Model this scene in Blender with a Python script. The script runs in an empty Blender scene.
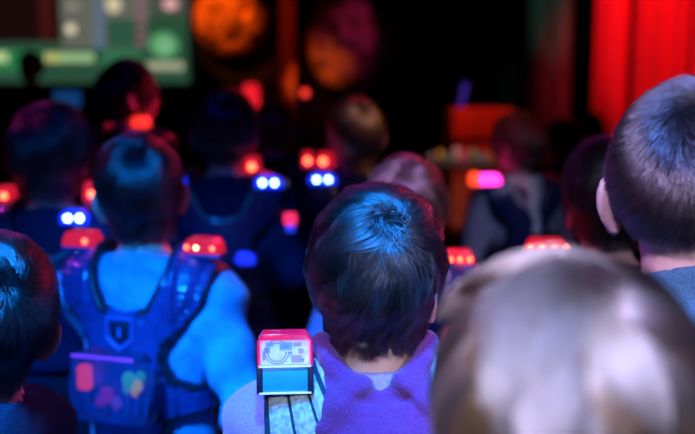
import bpy, bmesh, math, random
import numpy as np
from mathutils import Vector, Matrix, Euler

SC = bpy.context.scene
C = SC.collection
random.seed(7)
PI = math.pi

# ------------------------------------------------------------------ camera
F_PX = 965.0
CAM_Z = 1.5
PITCH = math.atan(157.0 / F_PX)
cam_d = bpy.data.cameras.new('camera')
cam = bpy.data.objects.new('camera', cam_d)
C.objects.link(cam)
cam_d.sensor_width = 36.0
cam_d.lens = 36.0 * F_PX / 695.0
cam.location = (0, 0, CAM_Z)
cam.rotation_euler = (PI / 2 - PITCH, 0, 0)
cam_d.clip_start = 0.05
cam_d.dof.use_dof = True
cam_d.dof.focus_distance = 1.19
cam_d.dof.aperture_fstop = 2.6
SC.camera = cam

# ------------------------------------------------------------------ world, exposure
w = bpy.data.worlds.new('dark_hall')
SC.world = w
w.use_nodes = True
w.node_tree.nodes['Background'].inputs[0].default_value = (0.02, 0.03, 0.12, 1)
w.node_tree.nodes['Background'].inputs[1].default_value = 0.02
SC.view_settings.view_transform = 'Standard'
SC.view_settings.look = 'None'
SC.view_settings.gamma = 1
SC.view_settings.exposure = 0.05
SC.cycles.use_denoising = True
SC.cycles.use_adaptive_sampling = False
SC.cycles.max_bounces = 6
SC.cycles.transparent_max_bounces = 8
SC.cycles.sample_clamp_indirect = 3.0


def at(px, py, Y):
    """world point at distance Y seen at a pixel of the 695x434 frame"""
    x = (px - 347.5) / F_PX
    v = -(py - 217.0) / F_PX
    c, s = math.cos(PITCH), math.sin(PITCH)
    d = Vector((x, c + v * s, -s + v * c))
    k = Y / d.y
    return Vector((d.x * k, Y, CAM_Z + d.z * k))


# ------------------------------------------------------------------ lights (hall spots, coloured stage lamps and unseen spots added for single heads)
def spot(name, loc, aim, color, power, angle, size=0.15, blend=0.6):
    d = bpy.data.lights.new(name, 'SPOT')
    d.color = color
    d.energy = power
    d.spot_size = math.radians(angle)
    d.spot_blend = blend
    d.shadow_soft_size = size
    o = bpy.data.objects.new(name, d)
    C.objects.link(o)
    o.location = loc
    o.rotation_euler = (Vector(aim) - Vector(loc)).to_track_quat('-Z', 'Y').to_euler()
    return o


spot('cool_white_spot', (1.1, -0.7, 2.3), (0.50, 1.05, 1.20), (0.66, 0.62, 1.0), 130, 25, 0.06, 0.7)
spot('top_right_blue_spot', (0.75, 0.65, 3.1), (0.46, 1.05, 1.4), (0.10, 0.25, 1.0), 380, 22, 0.06, 0.7)
spot('top_centre_blue_spot', (0.05, 0.30, 3.1), (0.03, 1.2, 1.28), (0.01, 0.24, 1.0), 950, 17, 0.10, 0.9)
spot('front_left_spot', (-0.8, -0.7, 2.6), (0.14, 0.55, 1.3), (0.66, 0.60, 1.0), 720, 16, 0.08, 0.6)
spot('front_top_spot', (0.5, -0.5, 3.1), (0.2, 0.55, 1.35), (0.30, 0.38, 1.0), 330, 14, 0.08, 0.6)
spot('hoodie_side_spot', (-0.3, -0.9, 2.2), (0.00, 1.15, 1.00), (0.75, 0.76, 1.0), 110, 12.5, 0.06, 0.5)
spot('blue_spot', (-0.95, -0.3, 2.7), (-0.43, 1.90, 0.98), (0.004, 0.20, 1.0), 560, 24, 0.12, 0.7)
spot('blue_side_spot', (-1.0, -0.2, 2.9), (-0.42, 1.22, 1.22), (0.008, 0.24, 1.0), 850, 18, 0.16, 0.7)
spot('red_stage_spot', (2.2, 4.4, 2.9), (0.14, 1.5, 1.22), (1.0, 0.03, 0.12), 190, 16, 0.12, 0.8)
spot('red_neck_spot', (1.0, 3.4, 2.0), (-0.40, 1.93, 1.18), (1.0, 0.02, 0.10), 90, 11, 0.05, 0.5)
spot('magenta_stage_spot', (-2.6, 3.6, 2.8), (-0.25, 1.6, 1.2), (0.75, 0.05, 0.8), 85, 26, 0.12, 0.6)
spot('red_mid_spot', (0.3, 5.4, 2.9), (-0.45, 2.4, 1.25), (1.0, 0.02, 0.10), 34, 34, 0.12, 0.6)
spot('deep_blue_spot', (-0.2, 1.4, 3.1), (-0.25, 2.9, 0.9), (0.01, 0.03, 1.0), 24, 60, 0.12, 0.8)
spot('cheek_spot', (0.6, 4.6, 1.9), (-0.80, 3.7, 1.38), (1.0, 0.02, 0.12), 160, 18, 0.05, 0.5)
spot('auburn_spot', (0.2, 3.0, 3.0), (0.62, 3.6, 1.25), (1.0, 0.12, 0.08), 40, 14, 0.05, 0.5)  # unseen warm spot added to redden the curly hair
spot('right_lavender_spot', (-0.3, 0.1, 2.5), (0.40, 1.10, 1.34), (0.60, 0.46, 1.0), 190, 12, 0.06, 0.5)  # unseen side spot added to brighten the right boy's hair and ear
spot('violet_spot', (0.6, 1.0, 3.1), (0.14, 2.02, 1.3), (0.6, 0.35, 1.0), 420, 16, 0.12, 0.8)
spot('amber_mid_spot', (1.6, 2.6, 2.6), (0.05, 3.05, 1.33), (1.0, 0.5, 0.28), 170, 10, 0.12, 0.8)
spot('grey_spot', (1.5, 1.4, 3.1), (0.52, 3.45, 0.82), (0.50, 0.52, 1.0), 120, 13, 0.12, 0.8)

# ------------------------------------------------------------------ materials
MATS = {}


def nd(nt, t, **kw):
    n = nt.nodes.new(t)
    for k, v in kw.items():
        setattr(n, k, v)
    return n


def mat(name, col, rough=0.7, scale=20.0, var=0.25, bump=0.15, metal=0.0, spec=0.5, emis=None, es=0.0, sheen=0.0, coat=0.0, detail=4.0):
    if name in MATS:
        return MATS[name]
    m = bpy.data.materials.new(name)
    m.use_nodes = True
    nt = m.node_tree
    b = nt.nodes['Principled BSDF']
    tc = nd(nt, 'ShaderNodeTexCoord')
    nz = nd(nt, 'ShaderNodeTexNoise')
    nz.inputs['Scale'].default_value = scale
    nz.inputs['Detail'].default_value = detail
    nt.links.new(tc.outputs['Object'], nz.inputs['Vector'])
    rp = nd(nt, 'ShaderNodeValToRGB')
    lo = tuple(max(0.0, c * (1 - var)) for c in col)
    hi = tuple(min(1.0, c * (1 + var)) for c in col)
    rp.color_ramp.elements[0].color = (*lo, 1)
    rp.color_ramp.elements[0].position = 0.3
    rp.color_ramp.elements[1].color = (*hi, 1)
    rp.color_ramp.elements[1].position = 0.7
    nt.links.new(nz.outputs['Fac'], rp.inputs['Fac'])
    nt.links.new(rp.outputs['Color'], b.inputs['Base Color'])
    b.inputs['Roughness'].default_value = rough
    b.inputs['Metallic'].default_value = metal
    b.inputs['Specular IOR Level'].default_value = spec
    b.inputs['Sheen Weight'].default_value = sheen
    b.inputs['Coat Weight'].default_value = coat
    if bump:
        bp = nd(nt, 'ShaderNodeBump')
        bp.inputs['Strength'].default_value = bump
        bp.inputs['Distance'].default_value = 0.004
        nt.links.new(nz.outputs['Fac'], bp.inputs['Height'])
        nt.links.new(bp.outputs['Normal'], b.inputs['Normal'])
    if emis is not None:
        b.inputs['Emission Color'].default_value = (*emis, 1)
        b.inputs['Emission Strength'].default_value = es
    MATS[name] = m
    return m


def emit(name, col, s):
    return mat(name, tuple(c * 0.5 for c in col), 0.4, bump=0, emis=col, es=s)


def cloth(name, col, scale=260.0, sheen=0.0, var=0.22):
    m = mat(name, col, 0.9, scale, var, 0.5, spec=0.1, sheen=sheen, detail=6)
    return m


def hair_mat(name, melanin, redness, tint=(1, 1, 1), rough=0.26, var=0.35, gloss=(0.5, 0.5, 0.5)):
    m = bpy.data.materials.new(name)
    m.use_nodes = True
    nt = m.node_tree
    nt.nodes.clear()
    out = nd(nt, 'ShaderNodeOutputMaterial')
    h = nd(nt, 'ShaderNodeBsdfHairPrincipled')
    h.parametrization = 'MELANIN'
    h.inputs['Melanin Redness'].default_value = redness
    h.inputs['Tint'].default_value = (*tint, 1)
    h.inputs['Roughness'].default_value = rough
    h.inputs['Radial Roughness'].default_value = 0.4
    h.inputs['Coat'].default_value = 0.2
    a = nd(nt, 'ShaderNodeAttribute', attribute_name='tone')
    mr = nd(nt, 'ShaderNodeMapRange')
    mr.inputs['To Min'].default_value = max(0.02, melanin * (1 - var))
    mr.inputs['To Max'].default_value = min(1.0, melanin * (1 + var))
    nt.links.new(a.outputs['Fac'], mr.inputs['Value'])
    nt.links.new(mr.outputs['Result'], h.inputs['Melanin'])
    h.inputs['IOR'].default_value = 1.6
    g = nd(nt, 'ShaderNodeBsdfHair', component='Reflection')
    g.inputs['Color'].default_value = (*gloss, 1)
    gr = nd(nt, 'ShaderNodeMapRange')
    gr.inputs['To Min'].default_value = 0.03 * gloss[0]
    gr.inputs['To Max'].default_value = 2.2 * gloss[0]
    nt.links.new(a.outputs['Fac'], gr.inputs['Value'])
    nt.links.new(gr.outputs['Result'], g.inputs['Color'])
    g.inputs['RoughnessU'].default_value = 0.10
    g.inputs['RoughnessV'].default_value = 0.7
    g.inputs['Offset'].default_value = -0.06
    mx = nd(nt, 'ShaderNodeMixShader')
    mx.inputs[0].default_value = 0.22
    nt.links.new(h.outputs['BSDF'], mx.inputs[1])
    nt.links.new(g.outputs['BSDF'], mx.inputs[2])
    nt.links.new(mx.outputs[0], out.inputs['Surface'])
    return m


def clear_mat(name, col, alpha, rough=0.1, emis=None, es=0.0):
    """thin clear plastic: part see-through, part glossy"""
    if name in MATS:
        return MATS[name]
    m = mat(name, col, rough, bump=0, coat=0.5, emis=emis, es=es)
    m.node_tree.nodes['Principled BSDF'].inputs['Alpha'].default_value = alpha
    return m


SKIN = mat('skin', (0.62, 0.40, 0.32), 0.5, 60, 0.1, 0.15)
SKIN.node_tree.nodes['Principled BSDF'].inputs['Subsurface Weight'].default_value = 0.15
SKIN.node_tree.nodes['Principled BSDF'].inputs['Subsurface Radius'].default_value = (0.01, 0.004, 0.002)
EYE = mat('eye_white', (0.75, 0.75, 0.75), 0.2, bump=0)
IRIS = mat('iris_brown', (0.05, 0.03, 0.02), 0.15, bump=0)
SHOE = mat('shoe_rubber', (0.08, 0.08, 0.09), 0.6)
TROUSER = cloth('dark_trouser_cloth', (0.02, 0.025, 0.045))
PLATE = mat('vest_hard_plastic', (0.016, 0.055, 0.23), 0.32, 60, 0.2, 0.05, coat=0.3)
PLATE_D = mat('vest_black_plastic', (0.012, 0.015, 0.03), 0.4, 60, 0.2, 0.05)
LENS_RED = mat('lit_red_lens', (0.6, 0.02, 0.03), 0.25, bump=0, emis=(1.0, 0.015, 0.05), es=0.6, coat=0.5)
LENS_BLUE = mat('lit_blue_lens', (0.02, 0.03, 0.6), 0.25, bump=0, emis=(0.01, 0.03, 1.0), es=1.4, coat=0.5)
LED_RED = emit('red_led', (1.0, 0.10, 0.04), 9.0)
LED_HOT = emit('hot_led', (1.0, 0.42, 0.16), 14.0)
LED_BLUE = emit('blue_led', (0.30, 0.60, 1.0), 16.0)
LED_MAG = emit('magenta_led', (1.0, 0.03, 0.45), 5.0)


# ------------------------------------------------------------------ object helpers
def link(o, parent=None):
    C.objects.link(o)
    if parent is not None:
        o.parent = parent
    return o


def tag(o, label=None, cat=None, group=None, kind=None):
    if label: o['label'] = label
    if cat: o['category'] = cat
    if group: o['group'] = group
    if kind: o['kind'] = kind
    return o


def empty(name, loc, rz=0.0):
    o = bpy.data.objects.new(name, None)
    link(o)
    o.location = loc
    o.rotation_euler = (0, 0, rz)
    o.empty_display_size = 0.05
    return o


class MB:
    """collects shapes in one bmesh, with material slots"""

    def __init__(self):
        self.bm = bmesh.new()
        self.mats = []

    def _m(self, faces, m):
        if m not in self.mats:
            self.mats.append(m)
        i = self.mats.index(m)
        for f in faces:
            f.material_index = i

    def box(self, c, s, m, rot=None, bev=0.0):
        r = bmesh.ops.create_cube(self.bm, size=1)
        vs = r['verts']
        mtx = Matrix.Translation(Vector(c)) @ (Euler(rot).to_matrix().to_4x4() if rot else Matrix()) @ Matrix.Diagonal((*s, 1))
        bmesh.ops.transform(self.bm, matrix=mtx, verts=vs)
        fs = {f for v in vs for f in v.link_faces}
        self._m(fs, m)
        if bev:
            es = list({e for v in vs for e in v.link_edges})
            rr = bmesh.ops.bevel(self.bm, geom=es, offset=bev, segments=3, affect='EDGES', profile=0.5)
            self._m(rr['faces'], m)
        return self

    def cyl(self, a, b, r1, m, r2=None, seg=20, caps=True):
        a, b = Vector(a), Vector(b)
        d = b - a
        r2 = r1 if r2 is None else r2
        r = bmesh.ops.create_cone(self.bm, cap_ends=caps, segments=seg, radius1=r1, radius2=r2, depth=d.length)
        mtx = Matrix.Translation((a + b) / 2) @ d.to_track_quat('Z', 'Y').to_matrix().to_4x4()
        bmesh.ops.transform(self.bm, matrix=mtx, verts=r['verts'])
        self._m({f for v in r['verts'] for f in v.link_faces}, m)
        return self

    def ball(self, c, r, m, s=(1, 1, 1), seg=16):
        q = bmesh.ops.create_uvsphere(self.bm, u_segments=seg, v_segments=max(6, seg * 2 // 3), radius=r)
        mtx = Matrix.Translation(Vector(c)) @ Matrix.Diagonal((*s, 1))
        bmesh.ops.transform(self.bm, matrix=mtx, verts=q['verts'])
        self._m({f for v in q['verts'] for f in v.link_faces}, m)
        return self

    def lathe(self, prof, m, c=(0, 0, 0), seg=28):
        rings = []
        for r, z in prof:
            rings.append([self.bm.verts.new((c[0] + r * math.cos(2 * PI * k / seg), c[1] + r * math.sin(2 * PI * k / seg), c[2] + z)) for k in range(seg)])
        fs = []
        for a, b in zip(rings, rings[1:]):
            for k in range(seg):
                fs.append(self.bm.faces.new((a[k], a[(k + 1) % seg], b[(k + 1) % seg], b[k])))
        fs.append(self.bm.faces.new(rings[0][::-1]))
        fs.append(self.bm.faces.new(rings[-1]))
        self._m(fs, m)
        return self

    def prism(self, pts, y0, y1, m, bev=0.0):
        """outline of (x, z) points given thickness along y"""
        a = [self.bm.verts.new((x, y0, z)) for x, z in pts]
        b = [self.bm.verts.new((x, y1, z)) for x, z in pts]
        n = len(pts)
        fs = [self.bm.faces.new(a), self.bm.faces.new(b[::-1])]
        for k in range(n):
            fs.append(self.bm.faces.new((a[(k + 1) % n], a[k], b[k], b[(k + 1) % n])))
        self._m(fs, m)
        if bev:
            es = list({e for f in fs for e in f.edges})
            rr = bmesh.ops.bevel(self.bm, geom=es, offset=bev, segments=2, affect='EDGES', profile=0.5)
            self._m(rr['faces'], m)
        return self

    def build(self, name, parent=None, smooth=True, loc=None, rot=None):
        bmesh.ops.recalc_face_normals(self.bm, faces=self.bm.faces[:])
        me = bpy.data.meshes.new(name)
        self.bm.to_mesh(me)
        self.bm.free()
        for m in self.mats:
            me.materials.append(m)
        if smooth:
            for p in me.polygons:
                p.use_smooth = True
            try:
                me.set_sharp_from_angle(angle=math.radians(40))
            except Exception:
                pass
        o = bpy.data.objects.new(name, me)
        link(o, parent)
        if loc is not None: o.location = loc
        if rot is not None: o.rotation_euler = rot
        return o


# ------------------------------------------------------------------ implicit surfaces, meshed on a rectilinear grid
def V3(*a): return np.array(a, dtype=np.float32)


def ell(P, c, r):
    q = P - V3(*c)
    r = V3(*r)
    k0 = np.sqrt(((q / r) ** 2).sum(-1)) + 1e-9
    k1 = np.sqrt(((q / (r * r)) ** 2).sum(-1)) + 1e-9
    return k0 * (k0 - 1.0) / k1


def cap(P, a, b, r1, r2=None):
    r2 = r1 if r2 is None else r2
    a, b = V3(*a), V3(*b)
    pa = P - a
    ba = b - a
    h = np.clip((pa @ ba) / float(ba @ ba), 0, 1)
    return np.sqrt(((pa - h[..., None] * ba) ** 2).sum(-1)) - (r1 + (r2 - r1) * h)


def rbox(P, c, s, r=0.01):
    q = np.abs(P - V3(*c)) - (V3(*s) - r)
    return np.sqrt((np.maximum(q, 0) ** 2).sum(-1)) + np.minimum(q.max(-1), 0) - r


def smin(a, b, k):
    h = np.clip(0.5 + 0.5 * (b - a) / k, 0, 1)
    return b + (a - b) * h - k * h * (1 - h)


def smax(a, b, k): return -smin(-a, -b, k)


def poly2(x, z, pts):
    """signed distance to a closed polygon in the x-z plane"""
    n = len(pts)
    d = (x - pts[0][0]) ** 2 + (z - pts[0][1]) ** 2
    s = np.ones_like(x)
    j = n - 1
    for i in range(n):
        vi, vj = pts[i], pts[j]
        ex, ez = vj[0] - vi[0], vj[1] - vi[1]
        wx, wz = x - vi[0], z - vi[1]
        t = np.clip((wx * ex + wz * ez) / (ex * ex + ez * ez + 1e-12), 0, 1)
        bx, bz = wx - ex * t, wz - ez * t
        d = np.minimum(d, bx * bx + bz * bz)
        c1 = z >= vi[1]
        c2 = z < vj[1]
        c3 = (ex * wz) > (ez * wx)
        flip = (c1 & c2 & c3) | (~c1 & ~c2 & ~c3)
        s = np.where(flip, -s, s)
        j = i
    return s * np.sqrt(d)


def rotP(P, pivot, M):
    return (P - V3(*pivot)) @ np.array(M, dtype=np.float32) + V3(*pivot)   # inverse rotation by M


def grid(f, xs, ys, zs):
    out = np.empty((len(xs), len(ys), len(zs)), np.float32)
    st = 14
    for k in range(0, len(zs), st):
        z = zs[k:k + st]
        G = np.stack(np.meshgrid(xs, ys, z, indexing='ij'), -1).astype(np.float32)
        out[:, :, k:k + st] = f(G, float(z[0]), float(z[-1]))
    return out


def nets(xs, ys, zs, Fv):
    """surface nets: vertices and quads of the zero level"""
    nx, ny, nz = Fv.shape
    Fv = np.clip(Fv, -0.05, 0.05)
    ins = Fv < 0
    cnt = np.zeros((nx - 1, ny - 1, nz - 1), np.int8)
    for i in (0, 1):
        for j in (0, 1):
            for k in (0, 1):
                cnt += ins[i:nx - 1 + i, j:ny - 1 + j, k:nz - 1 + k]
    act = (cnt > 0) & (cnt < 8)
    I, J, K = np.nonzero(act)
    idx = -np.ones(act.shape, np.int64)
    idx[I, J, K] = np.arange(len(I))
    acc = np.zeros((len(I), 3))
    n = np.zeros(len(I))
    X = [np.asarray(xs, float), np.asarray(ys, float), np.asarray(zs, float)]
    for ax in range(3):
        o1, o2 = [a for a in range(3) if a != ax]
        for p in (0, 1):
            for q in (0, 1):
                s = [0, 0, 0]; s[o1] = p; s[o2] = q
                e = list(s); e[ax] = 1
                A = Fv[I + s[0], J + s[1], K + s[2]]
                B = Fv[I + e[0], J + e[1], K + e[2]]
                hit = (A < 0) != (B < 0)
                t = np.where(hit, A / np.where(A - B == 0, 1, A - B), 0)
                ijk = [I, J, K]
                P0 = np.stack([X[a][ijk[a] + s[a]] for a in range(3)], -1)
                P1 = np.stack([X[a][ijk[a] + e[a]] for a in range(3)], -1)
                pos = P0 + (P1 - P0) * t[:, None]
                acc += pos * hit[:, None]
                n += hit
    verts = acc / n[:, None]
    quads = []
    for ax in range(3):
        o1, o2 = (ax + 1) % 3, (ax + 2) % 3
        sl = [slice(None)] * 3
        lo = list(sl); hi = list(sl)
        lo[ax] = slice(0, -1); hi[ax] = slice(1, None)
        a = ins[tuple(lo)]; b = ins[tuple(hi)]
        ch = a != b
        E = np.array(np.nonzero(ch)).T
        m = (E[:, o1] > 0) & (E[:, o2] > 0) & (E[:, o1] < Fv.shape[o1] - 1) & (E[:, o2] < Fv.shape[o2] - 1)
        E = E[m]
        if not len(E): continue
        d1 = np.zeros(3, int); d1[o1] = 1
        d2 = np.zeros(3, int); d2[o2] = 1
        c = [E - d1 - d2, E - d2, E, E - d1]
        q = np.stack([idx[x[:, 0], x[:, 1], x[:, 2]] for x in c], -1)
        flip = ~a[E[:, 0], E[:, 1], E[:, 2]]
        q[flip] = q[flip][:, ::-1]
        quads.append(q)
    return verts, np.concatenate(quads)


def mesh_from(name, verts, quads, mats, mi=None):
    me = bpy.data.meshes.new(name)
    me.from_pydata([], [], [])
    me.vertices.add(len(verts))
    me.vertices.foreach_set('co', np.asarray(verts, np.float32).ravel())
    me.loops.add(len(quads) * 4)
    me.loops.foreach_set('vertex_index', quads.astype(np.int32).ravel())
    me.polygons.add(len(quads))
    me.polygons.foreach_set('loop_start', np.arange(0, len(quads) * 4, 4, dtype=np.int32))
    me.polygons.foreach_set('use_smooth', np.ones(len(quads), bool))
    if mi is not None:
        me.polygons.foreach_set('material_index', mi.astype(np.int32))
    me.update()
    me.validate()
    for m in mats: me.materials.append(m)
    return me


def axis(*seg):
    """axis((a, b, step), (b, c, step2) ...)"""
    r = []
    for a, b, s in seg:
        n = max(1, int(round((b - a) / s)))
        r += list(np.linspace(a, b, n, endpoint=False))
    r.append(seg[-1][1])
    return np.array(r, np.float32)


# ------------------------------------------------------------------ the human figure (local units for a 1.36 m child, facing +Y)
HC = (0, 0, 1.272)     # centre of the cranium


class Fig:
    def __init__(s, H=1.36, yaw=0, tilt=0, nod=0, arms=None, ears=1.0, shoulder=1.0):
        s.k = H / 1.362
        s.R = np.array((Matrix.Rotation(math.radians(yaw), 3, 'Z') @ Matrix.Rotation(math.radians(tilt), 3, 'Y') @ Matrix.Rotation(math.radians(nod), 3, 'X')))
        s.piv = (0, -0.005, 1.15)
        s.ears = ears
        s.sh = shoulder
        a = {1: ((0.205, -0.03, 0.83), (0.225, 0.04, 0.64)), -1: ((-0.205, -0.03, 0.83), (-0.225, 0.04, 0.64))}
        a.update(arms or {})
        s.arms = a

    def toHead(s, P): return rotP(P, s.piv, s.R)

    def fromHead(s, P): return (P - V3(*s.piv)) @ s.R.T.astype(np.float32) + V3(*s.piv)

    def skull(s, Q):
        d = ell(Q, (0, 0.0, 1.274), (0.074, 0.090, 0.086))
        d = smin(d, ell(Q, (0, -0.03, 1.262), (0.066, 0.062, 0.066)), 0.02)
        d = smin(d, ell(Q, (0, 0.042, 1.200), (0.053, 0.053, 0.058)), 0.035)
        return d

    def head(s, Q, ears=True):
        d = s.skull(Q)
        A = Q.copy(); A[..., 0] = np.abs(A[..., 0])
        d = smin(d, cap(A, (0, 0.092, 1.235), (0, 0.106, 1.205), 0.006, 0.011), 0.012)
        d = smin(d, ell(A, (0.010, 0.098, 1.200), (0.006, 0.007, 0.005)), 0.006)
        d = smin(d, cap(A, (0.012, 0.086, 1.254), (0.042, 0.074, 1.254), 0.006), 0.012)
        d = smax(d, -(ell(A, (0.031, 0.100, 1.236), (0.017, 0.018, 0.011))), 0.012)
        d = smin(d, ell(A, (0.030, 0.078, 1.236), (0.0135, 0.0105, 0.010)), 0.003)
        d = smin(d, ell(A, (0.006, 0.093, 1.181), (0.015, 0.006, 0.0045)), 0.004)
        d = smin(d, ell(A, (0.004, 0.092, 1.172), (0.014, 0.006, 0.0055)), 0.004)
        if ears:
            th = math.radians(32 * s.ears)
            E = A - V3(0.074 - 0.006 * (1 - s.ears), -0.006, 1.228)
            ex = E[..., 0] * math.cos(th) + E[..., 1] * math.sin(th)
            ey = -E[..., 0] * math.sin(th) + E[..., 1] * math.cos(th)
            E = np.stack([ex, ey + (E[..., 2]) * 0.15, E[..., 2]], -1)
            ea = ell(E, (0.006, -0.010, 0), (0.0075, 0.0205, 0.031))
            ea = smin(ea, cap(E, (0.004, -0.004, -0.020), (0.005, -0.006, -0.031), 0.007), 0.008)
            ea = smax(ea, -ell(E, (0.017, -0.006, 0.003), (0.009, 0.012, 0.020)), 0.005)
            d = smin(d, ea, 0.006)
        return d

    def neck(s, P):
        c = s.fromHead(V3(0, 0.0, 1.20)[None])[0]
        return cap(P, (0, -0.012, 1.03), tuple(c), 0.050, 0.043)

    def torso(s, P, puff=0.0):
        w = s.sh
        A = P.copy(); A[..., 0] = np.abs(A[..., 0])
        d = ell(P, (0, -0.002, 0.95), (0.132 * w, 0.088, 0.165))
        d = smin(d, ell(P, (0, 0, 0.80), (0.112 * w, 0.080, 0.15)), 0.05)
        d = smin(d, ell(P, (0, -0.002, 0.70), (0.130, 0.090, 0.105)), 0.05)
        d = smin(d, cap(A, (0.0, -0.012, 1.052), (0.135 * w, -0.006, 1.038), 0.048, 0.044), 0.04)
        d = smin(d, cap(A, (0.02, -0.02, 1.095), (0.10, -0.012, 1.06), 0.030, 0.030), 0.04)
        return d - puff

    def arm(s, P, side, puff=0.0, cut=1.0):
        e, wv = s.arms[side]
        sh = (side * 0.148 * s.sh, -0.004, 1.035)
        d = cap(P, sh, e, 0.044 + puff, 0.033 + puff)
        w2 = tuple(np.array(e) + (np.array(wv) - np.array(e)) * cut)
        return smin(d, cap(P, e, w2, 0.033 + puff, 0.023 + puff), 0.012)

    def hand(s, P, side):
        e, wv = [np.array(v, float) for v in s.arms[side]]
        f = (wv - e) / np.linalg.norm(wv - e)                 # finger direction
        up = np.array((0, 1.0, 0)) - f * f[1]
        up /= np.linalg.norm(up)                              # thumb side, towards the front
        nrm = np.cross(f, up) * 1.0                           # palm normal
        pc = wv + f * 0.040
        M = np.stack([nrm, up, f], 0)
        Q = (P - pc.astype(np.float32)) @ M.T.astype(np.float32)
        d = ell(Q, (0, 0, 0), (0.013, 0.034, 0.042))
        sg = -side
        for i, (y, L) in enumerate(((0.030, 0.050), (0.0105, 0.056), (-0.0095, 0.052), (-0.029, 0.040))):
            a = (0, y * 0.85, 0.030)
            b = (sg * 0.004, y * 1.08, 0.034 + L * 0.55)
            c = (sg * 0.016, y * 1.12, 0.032 + L)
            d = smin(d, smin(cap(Q, a, b, 0.0076, 0.0070), cap(Q, b, c, 0.0070, 0.0058), 0.002), 0.004)
        t0 = (0, 0.022, -0.018); t1 = (sg * 0.010, 0.046, 0.008); t2 = (sg * 0.014, 0.052, 0.030)
        d = smin(d, smin(cap(Q, t0, t1, 0.0095, 0.0085), cap(Q, t1, t2, 0.0085, 0.0065), 0.003), 0.006)
        return d

    def leg(s, P, puff=0.0, bottom=0.06):
        A = P.copy(); A[..., 0] = np.abs(A[..., 0])
        d = cap(A, (0.068, 0, 0.66), (0.080, 0.012, 0.37), 0.072 + puff, 0.046 + puff)
        return smin(d, cap(A, (0.080, 0.012, 0.37), (0.085, -0.012, bottom), 0.046 + puff, 0.030 + puff * 1.4), 0.02)

    def foot(s, P, puff=0.0):
        A = P.copy(); A[..., 0] = np.abs(A[..., 0])
        d = cap(A, (0.085, -0.028, 0.034), (0.094, 0.095, 0.026), 0.030 + puff, 0.024 + puff)
        d = smin(d, cap(A, (0.085, -0.012, 0.10), (0.086, -0.005, 0.04), 0.028 + puff, 0.032 + puff), 0.02)
        return smax(d, -P[..., 2] + 0.002, 0.006)

    def body(s, P, z0, z1):
        d = np.full(P.shape[:-1], 1.0, np.float32)
        if z1 > 1.02:
            d = s.head(s.toHead(P))
        if z1 > 0.95:
            d = smin(d, s.neck(P), 0.028)
        if z1 > 0.5:
            d = smin(d, s.torso(P), 0.035)
        for sd in (1, -1):
            e, wv = s.arms[sd]
            lo = min(e[2], wv[2]) - 0.15
            hi = max(1.12, e[2] + .1, wv[2] + .15)
            if z1 > lo and z0 < hi:
                d = smin(d, s.arm(P, sd), 0.02)
                d = smin(d, s.hand(P, sd), 0.010)
        if z0 < 0.82:
            d = smin(d, s.leg(P), 0.03)
        if z0 < 0.2:
            d = smin(d, s.foot(P), 0.02)
        return d


def fold(P, seed=0.0, a=0.0035):
    x, y, z = P[..., 0], P[..., 1], P[..., 2]
    r = np.sin(31 * x + 19 * z + 6 * np.sin(11 * z + seed) + seed) + np.sin(47 * z - 23 * x + 21 * y + 3 * np.sin(14 * x + seed * 2))
    return a * r


def make_part(name, f, xs, ys, zs, mats, k, parent, mi=None):
    """mesh one implicit shape, scaled to the figure's height"""
    Fv = grid(f, xs, ys, zs)
    v, q = nets(xs, ys, zs, Fv)
    m_i = None
    if mi is not None:
        cc = v[q].mean(1)
        m_i = mi(cc)
    me = mesh_from(name, v * k, q, mats, m_i)
    o = bpy.data.objects.new(name, me)
    link(o, parent)
    return o


# ------------------------------------------------------------------ hair
HAIRS = {}


def get_hair_mats(key):
    if key in HAIRS: return HAIRS[key]
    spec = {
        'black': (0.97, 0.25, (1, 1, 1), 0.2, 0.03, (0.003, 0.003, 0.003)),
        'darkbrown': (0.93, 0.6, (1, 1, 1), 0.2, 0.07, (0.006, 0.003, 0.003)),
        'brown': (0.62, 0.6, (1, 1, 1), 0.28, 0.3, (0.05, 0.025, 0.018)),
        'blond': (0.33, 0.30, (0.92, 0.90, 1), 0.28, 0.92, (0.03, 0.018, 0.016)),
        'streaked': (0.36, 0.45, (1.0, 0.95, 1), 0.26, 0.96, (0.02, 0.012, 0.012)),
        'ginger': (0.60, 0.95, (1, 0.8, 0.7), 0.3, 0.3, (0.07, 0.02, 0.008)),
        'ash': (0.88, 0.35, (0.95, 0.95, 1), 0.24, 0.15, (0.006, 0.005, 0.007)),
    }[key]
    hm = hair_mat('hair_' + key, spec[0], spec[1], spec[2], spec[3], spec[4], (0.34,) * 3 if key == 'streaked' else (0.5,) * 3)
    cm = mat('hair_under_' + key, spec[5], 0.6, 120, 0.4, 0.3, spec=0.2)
    HAIRS[key] = (hm, cm)
    return HAIRS[key]


AZ = [0, 45, 70, 84, 92, 104, 130, 180]
HL = [1.184, 1.188, 1.198, 1.225, 1.250, 1.246, 1.285, 1.312]


def hairline(Q, low=0.0):
    az = np.degrees(np.arctan2(np.abs(Q[..., 0]), -(Q[..., 1] - 0.0)))
    return np.interp(az, AZ, HL) - low


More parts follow.
